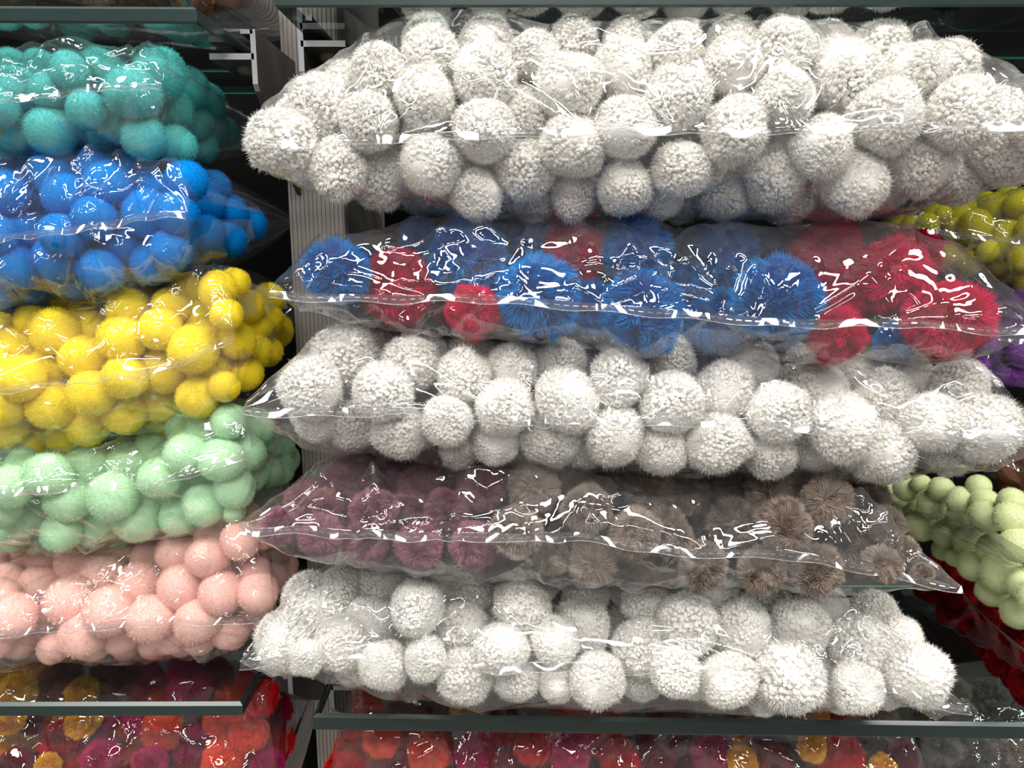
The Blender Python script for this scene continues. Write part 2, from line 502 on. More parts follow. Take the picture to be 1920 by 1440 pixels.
def facet(u, w, cell, amp, seed):
    """piecewise-linear crumple on a warped triangle lattice"""
    r = np.random.default_rng(seed)
    ph = r.uniform(0, 6.28, 8)
    uu = u + cell * 0.45 * np.sin(w / cell * 1.3 + ph[0]) * np.cos(u / cell * 0.8 + ph[1])
    ww = w + cell * 0.45 * np.sin(u / cell * 1.1 + ph[2]) * np.cos(w / cell * 0.9 + ph[3])
    an = r.uniform(0, 3.14)
    a = (uu * math.cos(an) + ww * math.sin(an)) / cell; b = (-uu * math.sin(an) + ww * math.cos(an)) / cell
    b = b * 1.1547; a = a + b * 0.5
    ia = np.floor(a).astype(int); ib = np.floor(b).astype(int); fa = a - ia; fb = b - ib
    H = r.uniform(-1, 1, (128, 128))
    g = lambda i, j: H[i % 128, j % 128]
    lo = fa >= fb
    h00 = g(ia, ib); h11 = g(ia + 1, ib + 1); h10 = g(ia + 1, ib); h01 = g(ia, ib + 1)
    v = np.where(lo, h00 * (1 - fa) + h10 * (fa - fb) + h11 * fb, h00 * (1 - fb) + h01 * (fb - fa) + h11 * fa)
    return v * amp

def polyfold(d, ci, cj, noise, seed, jit=0.36):
    """stiff film: flat triangular facets stretched between jittered nodes of the sheet"""
    r = np.random.default_rng(seed)
    ni, nj = d.shape
    mi, mj = max(2, ni // ci), max(2, nj // cj)
    I = np.linspace(0, ni - 1, mi + 1)[:, None] + np.zeros((1, mj + 1)); J = np.linspace(0, nj - 1, mj + 1)[None, :] + np.zeros((mi + 1, 1))
    I[1:-1, :] += r.uniform(-jit, jit, I[1:-1, :].shape) * ci
    J[:, 1:-1] += r.uniform(-jit, jit, J[:, 1:-1].shape) * cj
    Z = np.zeros_like(I)
    for a in range(mi + 1):
        for b in range(mj + 1):
            i, j = int(round(I[a, b])), int(round(J[a, b])); k = ci // 4; q = cj // 4
            Z[a, b] = np.percentile(d[max(0, i - k):i + k + 1, max(0, j - q):j + q + 1], 70)
    N = r.uniform(-noise, noise, Z.shape); N[0] = N[-1] = 0; Z = Z + N
    out = d.copy()
    for a in range(mi):
        for b in range(mj):
            p = [(a, b), (a + 1, b), (a + 1, b + 1), (a, b + 1)]
            ts = ((0, 1, 2), (0, 2, 3)) if r.random() < 0.5 else ((0, 1, 3), (1, 2, 3))
            for t in ts:
                (x0, y0, z0), (x1, y1, z1), (x2, y2, z2) = [(I[p[k]], J[p[k]], Z[p[k]]) for k in t]
                den = (x1 - x0) * (y2 - y0) - (x2 - x0) * (y1 - y0)
                if abs(den) < 1e-6: continue
                ia, ib = int(max(0, math.floor(min(x0, x1, x2)))), int(min(ni - 1, math.ceil(max(x0, x1, x2))))
                ja, jb = int(max(0, math.floor(min(y0, y1, y2)))), int(min(nj - 1, math.ceil(max(y0, y1, y2))))
                X_, Y_ = np.meshgrid(np.arange(ia, ib + 1), np.arange(ja, jb + 1), indexing='ij')
                l1 = ((X_ - x0) * (y2 - y0) - (x2 - x0) * (Y_ - y0)) / den
                l2 = ((x1 - x0) * (Y_ - y0) - (X_ - x0) * (y1 - y0)) / den
                m = (l1 >= -1e-6) & (l2 >= -1e-6) & (l1 + l2 <= 1 + 1e-6)
                out[ia:ib + 1, ja:jb + 1][m] = (z0 + l1 * (z1 - z0) + l2 * (z2 - z0))[m]
    return out

def make_bag(spec):
    name = spec['name']; seed = spec.get('seed', 1)
    r = np.random.default_rng(seed)
    Yf0, Yf1 = spec.get('Yf', (0.66, 0.66)); a0 = spec.get('a', 0.085); L = spec.get('L', 0.33)
    seam = poly(spec['seam']); top = poly(spec['top']); bot = poly(spec['bot'])
    pxl, pxr = spec['x']
    ns = spec.get('ns', 420); nt = spec.get('nt', 170)
    s = np.linspace(0, 1, ns)
    xpx = pxl + (pxr - pxl) * s
    Yf = Yf0 + (Yf1 - Yf0) * s
    sy = seam(xpx)
    vv = (720 - sy) / F; dy = CP + vv * SP; dz = vv * CP - SP
    X = (xpx - 960) / F * Yf / dy; zs = dz * Yf / dy + ZC
    Lm = np.minimum(X - X[0], X[-1] - X)
    rd = spec.get('round', 0.05)
    e = np.clip(Lm / rd, 0, 1)
    taper = np.sqrt(np.clip(1 - (1 - e) ** 2.2, 0, 1))
    side = spec.get('sides', (1, 1))
    a = a0 * (0.12 + 0.88 * np.clip(Lm / 0.12, 0, 1) ** 0.7)
    def edge(curve):
        y = Yf + a; z = zs.copy()
        for _ in range(6):
            d = y * CP - (z - ZC) * SP
            px = 960 + F * X / d
            py = curve(px)
            v = (720 - py) / F
            z = (v * CP - SP) * y / (CP + v * SP) + ZC
        return z
    zt = smooth1(edge(top), 4); zb = smooth1(edge(bot), 4)
    ht = np.maximum(zt - zs, 0.001) * taper; hb = np.maximum(zs - zb, 0.001) * taper
    zsup = spec.get('floor')
    # profile parameter: tt in -1..1, 0 = seam, +-fr = top / bottom turn
    tt = np.linspace(-1, 1, nt); fr = 0.72
    ph = np.clip(np.abs(tt) / fr, 0, 1) * math.pi / 2
    back = np.clip((np.abs(tt) - fr) / (1 - fr), 0, 1)
    up = tt >= 0
    P = np.zeros((ns, nt, 3))
    H = np.where(up[None, :], ht[:, None], -hb[:, None])
    g = np.sin(ph)[None, :] * (1 - back[None, :] ** 3) ** 0.5
    P[:, :, 2] = zs[:, None] + H * g
    yloc = a[:, None] * (1 - np.cos(ph))[None, :] + (L - a[:, None]) * back[None, :] ** 0.8
    P[:, :, 1] = Yf[:, None] + yloc
    fracl = np.clip(1 - (X - X[0]) / (X[-1] - X[0]), 0, 1)[:, None]
    dxl, dxr = spec.get('dx', (0.0, 0.0))
    P[:, :, 0] = X[:, None] + (yloc / L) * (fracl * dxl + (1 - fracl) * dxr)
    # outward direction
    D = np.zeros_like(P)
    D[:, :, 1] = -(np.cos(ph)[None, :] / a[:, None]) * (back[None, :] <= 0)
    D[:, :, 2] = np.sin(ph)[None, :] * np.sign(tt)[None, :] / (np.abs(H) + 0.02)
    D[:, :, 2] += (back[None, :] > 0) * np.sign(tt)[None, :] * 1e-3
    D[:, :, 1] += (back[None, :] > 0.9) * 5.0
    D /= np.linalg.norm(D, axis=2, keepdims=True) + 1e-9
    # ---- pompoms
    balls = []
    Xmin, Xmax = X[0], X[-1]
    def surf(px, py):
        sp_ = float(np.interp(px, xpx, np.arange(ns))); i = int(sp_)
        sm = seam(px); tp = top(px); bt = bot(px)
        v = (sm - py) / max(sm - tp, 8) if py < sm else (py - sm) / max(bt - sm, 8)
        v = min(abs(v), 0.98)
        return Yf[i] + a[i] * (1 - math.sqrt(1 - v * v)), v
    for b in spec['balls']:
        px, py, rp = b[:3]; lay = b[3] if len(b) > 3 else 0; col = b[4] if len(b) > 4 else spec['color']
        y0, v = surf(min(max(px, pxl), pxr), py)
        rw = rp * (y0 + 0.03) / F
        y = y0 + rw * (1.02 + 1.15 * lay)
        c = np.array(W(px, py, y))
        if spec.get('clampx'):
            lim = Xmax - 0.75 * rw + dxr * (y - Yf[-1]) / L
            if c[0] > lim and px < 940:
                k = (px - 960) / F
                for _ in range(8):
                    vv_ = (720 - py) / F
                    y = lim / k * (CP + vv_ * SP)
                    lim = Xmax - 0.75 * rw + dxr * (y - Yf[-1]) / L
                y = min(y, Yf[-1] + L - rw)
                c = np.array(W(px, py, y))
        d = c[1] * CP - (c[2] - ZC) * SP
        rad = rp * d / F
        balls.append([c, rad, col, (px, py), lay])
    # hidden depth fill so no gap looks through an empty bag
    rm = float(np.median([b[1] for b in balls]))
    fill = []
    sp = rm * 2.0
    xs = np.arange(Xmin + rm * 1.6, Xmax - rm * 1.5, sp)
    for jx, x in enumerate(xs):
        i = int(np.interp(x, X, np.arange(ns)))
        z0 = zs[i] - hb[i] + rm; z1 = zs[i] + ht[i] - rm
        if z1 < z0: continue
        nz = max(1, int(round((z1 - z0) / sp)) + 1)
        for jz in range(nz):
            z = (z0 + z1) / 2 if nz == 1 else z0 + (z1 - z0) * jz / (nz - 1)
            yy = Yf[i] + a[i] + rm * (0.9 + 0.5 * (jx % 2)) + 0.012
            p = proj(x, yy, z)
            if not (-60 < p[0] < 1980 and -60 < p[1] < 1500): continue
            near = min(balls, key=lambda q: (q[3][0] - p[0]) ** 2 + (q[3][1] - p[1]) ** 2)
            fill.append([np.array([x, yy, z]), rm * 0.96, near[2], (p[0], p[1]), 9])
    allb = balls + fill
    C = np.array([b[0] for b in allb]); R = np.array([b[1] for b in allb])
    cam0 = np.array([0, 0, ZC])
    cap = np.array([0.05 if b[4] < 9 else 0.16 for b in allb]); moved = np.zeros(len(R))
    for it in range(40):
        any_ = False
        order = np.argsort(C[:, 1])
        for ii in range(len(R)):
            i = order[ii]
            dd = C[i] - C; dist = np.linalg.norm(dd, axis=1); lim = 0.90 * (R + R[i])
            js = np.where((dist < lim) & (np.arange(len(R)) != i))[0]
            for j in js:
                bk = i if C[i, 1] >= C[j, 1] else j
                if moved[bk] >= cap[bk]: continue
                stp = min(0.25 * (lim[j] - dist[j]) + 0.0008, cap[bk] - moved[bk])
                ray = C[bk] - cam0; ray /= ray[1]
                C[bk] = C[bk] + ray * stp; moved[bk] += stp; any_ = True
        if not any_: break
    # drop fills that still collide heavily or lie beyond the bag
    cz, fl = spec.get('ceil'), spec.get('floor')
    if cz is not None: C[:, 2] = np.minimum(C[:, 2], cz - R * 0.98)
    if fl is not None: C[:, 2] = np.maximum(C[:, 2], fl + R * 0.98)
    keep = []
    for k, b in enumerate(allb):
        if b[4] == 9:
            dist = np.linalg.norm(C - C[k], axis=1); dist[k] = 9
            others = np.array(keep, int)
            bad = len(others) and np.any(dist[others] < 0.72 * (R[others] + R[k]))
            if bad or C[k, 1] > Yf.mean() + L - R[k] * 0.7: continue
        keep.append(k)
    C = C[keep]; R = R[keep]; allb = [allb[k] for k in keep]
    vis_ok = yield (C, R, [b[4] == 9 for b in allb])
    keep = [k for k in range(len(R)) if vis_ok[k]]
    C = C[keep]; R = R[keep]; allb = [allb[k] for k in keep]
    # ---- film pulled over the pompoms (obstacle membrane)
    o = np.full((ns, nt), -0.012)
    for c, rad in zip(C, R):
        sel = np.where(np.abs(P[:, 0, 0] - c[0]) < rad + 0.03)[0]
        if len(sel) == 0: continue
        i0, i1 = sel[0], sel[-1] + 1
        q = P[i0:i1] - c
        b_ = (q * D[i0:i1]).sum(2); c_ = (q * q).sum(2) - (rad * (1.10 if spec['kind'] == 'felt' else 1.07) + 0.0012) ** 2
        disc = b_ * b_ - c_
        t = np.where(disc > 0, -b_ + np.sqrt(np.maximum(disc, 0)), -1)
        t = np.where((t > -0.03) & (t < 0.07), t, -1)
        o[i0:i1] = np.maximum(o[i0:i1], t)
    o = np.clip(o, -0.012, 0.045)
    wtip = np.clip(Lm / 0.012, 0, 1)[:, None]
    front = np.clip(1 - back / 0.5, 0, 1)[None, :]
    o = o * (0.0 + 1.0 * wtip)
    d = o.copy()
    for _ in range(320):
        av = d.copy()
        av[1:-1, 1:-1] = (d[2:, 1:-1] + d[:-2, 1:-1] + d[1:-1, 2:] + d[1:-1, :-2]) * 0.25
        d = np.maximum(o, av)
    def blur(q, n):
        for _ in range(n):
            q[1:-1, 1:-1] = (q[2:, 1:-1] + q[:-2, 1:-1] + q[1:-1, 2:] + q[1:-1, :-2]) * 0.125 + q[1:-1, 1:-1] * 0.5
        return q
    d = blur(d, spec.get('stiff', 110))
    for _ in range(3):
        d = d + blur(np.maximum(o - d, 0), 24) * 1.6
    d = np.maximum(d, o)
    step = float(np.mean(np.diff(X)))
    f1 = polyfold(d, max(6, int(0.050 / step)), spec.get('cj', 20), 0.0036, seed + 31)
    f2 = polyfold(d, max(4, int(0.022 / step)), 9, 0.0008, seed + 32)
    d = 0.78 * f1 + 0.22 * f2
    d = blur(np.maximum(d, o - 0.0018), 4)
    # ---- wrinkles
    dP = np.diff(P, axis=1); arc = np.concatenate([np.zeros((ns, 1)), np.cumsum(np.linalg.norm(dP, axis=2), axis=1)], axis=1)
    mid = nt // 2
    w = arc - arc[:, mid:mid + 1]
    u = P[:, :, 0]
    wr = facet(u, w, 0.075, 0.0016, seed + 1)
    nw = spec.get('creases', 46)
    for k in range(nw):
        onseam = r.random() < 0.45
        u0 = r.uniform(u.min(), u.max()); w0 = r.normal(0, 0.004) if onseam else r.uniform(-0.07, 0.13)
        base_an = r.choice([math.pi / 2, math.pi / 2, -math.pi / 2, r.uniform(0, 6.28)])
        for q in range(r.integers(2, 6)):
            an = base_an + r.normal(0, 0.65)
            ln = r.uniform(0.03, 0.15); am = r.uniform(0.0022, 0.0056) * (1 if r.random() < 0.75 else -1)
            cu, cw = math.cos(an), math.sin(an)
            al = (u - u0) * cu + (w - w0) * cw; pe = -(u - u0) * cw + (w - w0) * cu
            bend = r.uniform(-6, 6)
            pe = pe - bend * al * al * 0.3
            tl = np.clip(al / ln, 0, 1)
            wd = 0.0014 + 0.022 * tl * (1.1 - tl)
            m = (al > -0.002) & (al < ln)
            h = np.maximum(0, 1 - np.abs(pe) / (wd * 1.6)) * np.sin(np.clip(tl, 0, 1) * math.pi) ** 0.6
            wr += np.where(m, h * am, 0)
    # gathers close to the tips
    gt = np.exp(-Lm / 0.045)[:, None]
    wr += gt * 0.0022 * np.sin(w / 0.006 + 3 * np.sin(u / 0.02)) * np.clip(Lm / 0.01, 0, 1)[:, None]
    edge_in = np.clip(Lm / 0.02, 0, 1)[:, None]
    contact = np.clip((d - o) / 0.004, 0, 1) * 0.4 + 0.6
    d2 = d + wr * edge_in * contact * (0.25 + 0.75 * front)
    d2 = np.maximum(d2, np.where(front > 0, o - 0.0018, -1))
    d2 = d2 + np.exp(-np.abs(w) / 0.006) * 0.0035 * edge_in
    # keep off the shelf below / bag below
    lim = np.minimum(hb, 0.06)[:, None]
    Q = P + D * d2[:, :, None]
    if zsup is not None: Q[:, :, 2] = np.maximum(Q[:, :, 2], zsup + 0.0008)
    if spec.get('ceil') is not None: Q[:, :, 2] = np.minimum(Q[:, :, 2], spec['ceil'] - 0.0008)
    V = Q.reshape(-1, 3)
    ii, jj = np.meshgrid(np.arange(ns - 1), np.arange(nt - 1), indexing='ij')
    A = (ii * nt + jj).ravel()
    quad = np.stack([A, A + nt, A + nt + 1, A + 1], 1)
    org = np.array(W(spec.get('ox', (max(pxl, 0) + min(pxr, 1920)) / 2), float(seam(960 if pxl < 960 < pxr else (pxl + pxr) / 2)), Yf.mean() + L / 2))
    root = empty('plastic_bag', tuple(org))
    tag(root, spec['label'], 'bag', spec.get('group'))
    me = fast_mesh('film', V - org, quad); me.materials.append(spec.get('film', FILM))
    fo = bpy.data.objects.new('film', me); COL.objects.link(fo); fo.parent = root
    # ---- heat seal ribbon with a dashed perforation
    line = Q[:, mid, :].copy()
    for c in range(3): line[:, c] = smooth1(line[:, c], 3)
    n = len(line)
    wob = 0.0012 * np.sin(np.linspace(0, 60, n) + seed)
    out1 = line + np.stack([np.zeros(n), np.full(n, -0.0022), -0.0016 + wob * 0.5], 1)
    out2 = line + np.stack([np.zeros(n), np.full(n, -0.0046), -0.0050 + wob], 1)
    in1 = line + np.stack([np.zeros(n), np.full(n, -0.0004), np.full(n, 0.0014)], 1)
    rows = [in1, out1, out2]
    Vr = np.concatenate(rows); Fr = []
    for k in range(2):
        for i in range(n - 1): Fr.append((k * n + i, k * n + i + 1, (k + 1) * n + i + 1, (k + 1) * n + i))
    mi = [0] * len(Fr)
    # rim bead
    b0 = len(Vr)
    bead = []
    for dz_, dy_ in ((0, -0.00045), (0.0004, 0), (0, 0.00045), (-0.0004, 0)):
        bead.append(out2 + np.array([0, dy_, dz_]))
    Vr = np.concatenate([Vr] + bead)
    for k in range(4):
        k2 = (k + 1) % 4
        for i in range(n - 1):
            Fr.append((b0 + k * n + i, b0 + k * n + i + 1, b0 + k2 * n + i + 1, b0 + k2 * n + i)); mi.append(1)
    # dashes
    cs = np.concatenate([[0], np.cumsum(np.linalg.norm(np.diff(out1, axis=0), axis=1))])
    t0 = 0.004; Vd = []
    b1 = len(Vr)
    while t0 < cs[-1] - 0.01:
        ln = 0.0040 + 0.001 * r.random()
        q0 = np.array([np.interp(t0, cs, out1[:, c]) for c in range(3)]); q1 = np.array([np.interp(t0 + ln, cs, out1[:, c]) for c in range(3)])
        fwd = np.array([0, -0.0007, 0]); upv = np.array([0, 0.0002, 0.0004])
        k = b1 + len(Vd)
        Vd += [q0 + fwd - upv, q1 + fwd - upv, q1 + fwd + upv, q0 + fwd + upv]
        Fr.append((k, k + 1, k + 2, k + 3)); mi.append(1)
        t0 += 0.0078
    if Vd: Vr = np.concatenate([Vr, np.array(Vd)])
    so = mesh_obj('heat_seal', Vr - org, Fr, [SEAL, DASH], root, midx=mi)
    so['label'] = 'dashed heat sealed seam'
    # ---- link pompoms
    kindmap = spec['kind']
    rows_ = {}
    for k in range(len(allb)):
        px, py = allb[k][3]; sm = seam(px)
        if allb[k][4] >= 9: rw = 'deeper layer'
        elif py < sm: rw = 'top row' if (sm - py) / max(sm - top(px), 8) > 0.55 else 'upper middle row'
        else: rw = 'bottom row' if (py - sm) / max(bot(px) - sm, 8) > 0.55 else 'lower middle row'
        rows_.setdefault((rw, allb[k][2]), []).append(k)
    lab = {}
    for (rw, col), ks in rows_.items():
        ks.sort(key=lambda k: allb[k][3][0])
        for q, k in enumerate(ks):
            o_ = 'the only one' if len(ks) == 1 else 'leftmost' if q == 0 else 'rightmost' if q == len(ks) - 1 else ORD[q] + ' from left'
            lab[k] = f"{WORD[col]} pompom, {o_}, {rw} of {spec['short']}"
    hs = spec.get('shade_jit', 0.03)
    for k, b in enumerate(allb):
        col = b[2]
        me = coloured(kindmap, int(r.integers(0, len(PROTO[kindmap]))), col)
        po = bpy.data.objects.new({'chunky': 'yarn_pompom', 'fibre': 'fluffy_pompom', 'felt': 'felt_pompom'}[kindmap], me); COL.objects.link(po)
        po.location = tuple(C[k])
        rr = R[k] * {'chunky': 1.07, 'fibre': 1.07, 'felt': 1.10}[kindmap]
        if kindmap == 'felt': po.rotation_euler = tuple(r.uniform(0, 6.28, 3))
        else: po.rotation_euler = (r.normal(0, 0.9), r.normal(0, 3.0), r.normal(0, 0.9))
        sq = spec.get('squash', 0.05)
        po.scale = tuple(rr * (1.0 + r.normal(0, sq, 3).clip(-0.12, 0.12)))
        kn = {'chunky': 'yarn pompom', 'fibre': 'fluffy pompom', 'felt': 'felt pompom'}[kindmap]
        tag(po, lab[k], kn, f"{WORD[col]} pompoms in the {spec['short']}")
    yield root

def B(txt, extra=None):
    """'x,y,r[,layer[,colour]]; ...'"""
    out = []
    for t in txt.replace('\n', ' ').split(';'):
        t = t.strip()
        if not t: continue
        p = [q.strip() for q in t.split(',')]
        b = [float(p[0]), float(p[1]), float(p[2])]
        b.append(float(p[3]) if len(p) > 3 else 0)
        if len(p) > 4: b.append(p[4])
        out.append(b)
    return out

BAGS = []
# ---- right bay, five bags of large pompoms
BAGS.append(dict(name='R1', short='uppermost white bag', color='white', kind='chunky', seed=101, Yf=(0.66, 0.66), a=0.085, L=0.33, dx=(0.07, 0.0),
    label='uppermost large clear bag of white yarn pompoms, lying on the blue and pink bag', x=(452, 2030), round=0.012,
    seam=[(452, 272), (640, 264), (800, 256), (960, 250), (1120, 245), (1280, 246), (1400, 250), (1560, 241), (1700, 240), (1920, 235), (2030, 240)],
    top=[(452, 268), (470, 232), (530, 185), (600, 140), (640, 115), (720, 80), (850, 50), (1000, 46), (1280, 42), (1500, 45), (1640, 60), (1760, 85), (1850, 120), (1920, 160), (2030, 235)],
    bot=[(452, 275), (475, 305), (530, 335), (600, 370), (700, 393), (860, 410), (1000, 412), (1280, 413), (1400, 415), (1640, 412), (1720, 395), (1850, 350), (1920, 320), (2030, 250)],
    balls=B('''707,137,52; 810,107,52; 912,82,50,0.8; 795,185,55; 907,142,58; 1000,105,48,.4; 1067,160,60; 693,228,55; 907,245,60; 1072,272,60; 975,215,50,.7;
    1170,130,55,.4; 1173,238,57; 807,310,57; 713,338,57; 893,365,50; 983,318,57; 1073,368,45,.7; 1170,350,52; 1278,315,57; 1265,95,52; 1270,185,60; 1172,75,40,.9; 1077,78,45,.9;
    1370,125,58; 1470,95,57; 1370,78,46,.9; 1470,185,60; 1583,140,64; 1375,245,60; 1540,277,60; 1660,220,65; 1715,132,55; 1650,92,50,.7; 1800,215,66; 1550,90,48,.8;
    1450,328,60; 1355,368,50,.5; 1600,345,62; 1723,310,62; 1480,378,45,.8; 1780,125,48,.6; 1865,215,50,.4; 1890,280,65; 1790,335,50,.6; 1960,240,55;
    600,200,60; 528,268,62; 632,315,55; 652,165,48,.5; 602,262,50,.5; 800,72,45,1; 1000,372,42,1; 1240,372,40,1; 560,225,48,.6; 1320,310,45,.9; 1120,200,48,.8; 860,300,45,.8; 1620,290,48,.9''')))
BAGS.append(dict(name='R2', short='blue and pink bag', color='blue', kind='fibre', seed=102, Yf=(0.655, 0.64), a=0.08, L=0.33, dx=(0.07, -0.05), squash=0.04,
    label='clear bag of big blue and crimson pompoms between two white bags', x=(503, 2010), round=0.012,
    seam=[(503, 548), (640, 556), (760, 560), (860, 556), (960, 560), (1080, 570), (1200, 580), (1280, 588), (1430, 602), (1560, 605), (1730, 603), (1800, 612), (1920, 618), (2010, 622)],
    top=[(503, 546), (560, 490), (620, 445), (700, 414), (850, 405), (1000, 409), (1280, 408), (1430, 416), (1560, 419), (1650, 426), (1700, 445), (1770, 500), (1850, 560), (1920, 605), (2010, 620)],
    bot=[(503, 550), (570, 580), (640, 603), (740, 620), (860, 635), (1000, 648), (1200, 665), (1280, 670), (1470, 684), (1640, 678), (1800, 664), (1860, 655), (1920, 640), (2010, 624)],
    balls=B('''633,508,64; 742,542,80,0,pink; 880,487,86; 1010,555,84; 1075,476,70,.3,pink; 888,585,55,.4,pink; 1195,476,72,.4; 1205,585,84; 1355,480,74,.5; 1452,560,86;
    1345,600,72,.3; 1550,476,76,.2,pink; 1668,520,82,0,pink; 1570,630,56,.2,pink; 1775,595,78,0,pink; 1715,478,55,.9,pink; 1680,640,42,1.0; 790,450,48,1; 1000,455,50,1;
    1110,580,60,.8; 1285,540,60,1; 1580,560,60,.8,pink''')))
BAGS.append(dict(name='R3', short='middle white bag', color='white', kind='chunky', seed=103, Yf=(0.65, 0.64), a=0.085, L=0.34, dx=(0.07, -0.03),
    label='middle large clear bag of white yarn pompoms, under the blue and pink bag', x=(452, 1995), round=0.012,
    seam=[(452, 765), (560, 772), (640, 770), (760, 768), (900, 778), (960, 783), (1100, 783), (1280, 787), (1430, 787), (1600, 805), (1740, 810), (1920, 820), (1995, 822)],
    top=[(452, 763), (500, 720), (560, 668), (620, 625), (700, 610), (860, 630), (1000, 645), (1280, 665), (1500, 678), (1700, 668), (1790, 675), (1850, 720), (1920, 775), (1995, 820)],
    bot=[(452, 768), (540, 822), (620, 848), (780, 860), (860, 868), (960, 874), (1280, 892), (1440, 894), (1600, 898), (1720, 893), (1850, 866), (1920, 842), (1995, 824)],
    balls=B('''585,728,58; 645,668,58; 773,680,52,.4; 872,705,52; 717,735,56; 960,690,48,.4; 1050,680,46,.7; 840,790,52; 947,765,54; 1063,752,56; 1160,713,56; 930,830,43; 1033,823,55;
    1153,817,56; 1260,755,60; 750,808,52; 660,790,56; 1240,843,48,.2; 1257,675,45,.9; 1357,733,58; 1460,770,60; 1537,730,58; 1653,747,60; 1577,800,62; 1343,830,56; 1443,850,48,.2; 1527,842,44,.3;
    1650,845,58; 1747,790,56; 1845,800,64; 1797,722,50,.6; 1780,848,45,.7; 1413,688,45,.9; 1487,690,45,.9; 590,790,42,.5; 690,690,42,.9; 1100,840,40,.8; 1700,700,44,.9; 860,845,38,.9; 1600,700,40,1''')))
BAGS.append(dict(name='R4', short='mauve and brown bag', color='brown', kind='fibre', seed=104, Yf=(0.645, 0.625), a=0.085, L=0.34, dx=(0.07, -0.17), squash=0.04,
    label='clear bag of dusty mauve and taupe brown pompoms above the lowest white bag', x=(446, 1806), round=0.01,
    seam=[(446, 987), (640, 990), (720, 992), (900, 1003), (1060, 998), (1120, 1010), (1280, 1035), (1400, 1040), (1460, 1041), (1560, 1058), (1700, 1085), (1806, 1101)],
    top=[(446, 985), (540, 920), (600, 868), (640, 852), (860, 866), (1000, 872), (1280, 886), (1600, 893), (1650, 900), (1680, 940), (1740, 1020), (1806, 1099)],
    bot=[(446, 990), (540, 1030), (640, 1052), (770, 1072), (900, 1084), (1010, 1088), (1160, 1098), (1250, 1105), (1300, 1100), (1430, 1110), (1590, 1122), (1700, 1110), (1806, 1103)],
    balls=B('''522,985,38,0,mauve; 600,1005,45,0,mauve; 640,915,50,.2,mauve; 570,935,40,.5,mauve; 600,955,45,.3,mauve; 715,905,46,.5,mauve; 790,918,50,0,mauve; 905,908,52,0,mauve; 838,958,48,0,mauve;
    765,965,46,.2,mauve; 685,1015,48,0,mauve; 783,1022,48,0,mauve; 888,1022,48,0,mauve; 700,958,48,0,mauve; 850,885,38,1,mauve; 640,965,45,.4,mauve; 560,985,38,.6,mauve;
    1000,915,52; 970,997,54; 1100,955,52; 1060,1015,45,.7; 1110,1052,48; 1215,922,55; 1190,1000,50; 1252,1000,52; 1230,1062,46,.4; 1355,908,50,.2; 1380,985,60; 1320,1060,46; 1430,1070,46;
    1470,985,58; 1550,942,50; 1530,1068,50; 1598,1020,58; 1545,1005,44,.7; 1655,1060,38; 1690,1035,34,.3; 1290,925,44,.7; 1440,915,44,.8; 1500,915,44,.8; 1625,950,44,.5; 1035,1045,38,.4; 1150,915,42,.7; 1660,985,40,.5; 1730,1075,22''')))
BAGS.append(dict(name='R5', short='lowest white bag', color='white', kind='chunky', seed=105, Yf=(0.645, 0.63), a=0.085, L=0.34, dx=(0.06, -0.17), floor=ZR,
    label='lowest large clear bag of white yarn pompoms, lying on the right glass shelf', x=(448, 1822), round=0.01,
    seam=[(448, 1241), (540, 1233), (640, 1225), (760, 1225), (860, 1232), (960, 1250), (1100, 1250), (1200, 1258), (1330, 1255), (1430, 1260), (1550, 1280), (1640, 1290), (1750, 1312), (1822, 1330)],
    top=[(448, 1239), (500, 1165), (540, 1110), (575, 1070), (640, 1048), (760, 1068), (900, 1080), (1160, 1092), (1300, 1096), (1590, 1112), (1660, 1110), (1700, 1170), (1760, 1250), (1822, 1328)],
    bot=[(448, 1243), (560, 1265), (640, 1277), (760, 1293), (860, 1308), (1000, 1322), (1200, 1335), (1420, 1337), (1600, 1333), (1700, 1332), (1822, 1333)],
    balls=B('''783,1140,50; 867,1175,50; 977,1135,52; 1093,1172,53; 940,1217,50; 1203,1213,55; 693,1165,52; 720,1247,46; 873,1265,50; 797,1235,42,.2; 967,1270,45,.2; 1040,1200,45,.4;
    1043,1280,35,.7; 1120,1275,50; 1203,1272,40,.6; 1267,1260,46; 887,1105,45,.7; 707,1095,46,.2; 1207,1125,45,.8; 1290,1170,57; 1393,1180,55; 1497,1177,58; 1613,1207,57; 1367,1273,52;
    1477,1267,60; 1717,1263,58; 1300,1268,42,.4; 1607,1290,46,.1; 1640,1155,48,.7; 1553,1243,45,.7; 1685,1195,45,.6; 1430,1128,42,.9; 1547,1135,42,.9; 640,1105,48,.3; 575,1120,50,.3; 535,1200,56; 600,1155,55; 640,1205,52;
    575,1232,32,.5; 1100,1115,42,.9; 1340,1125,40,1; 660,1255,34,.5; 1430,1310,30,.8; 1570,1310,28,.6; 1660,1290,38,.7''')))
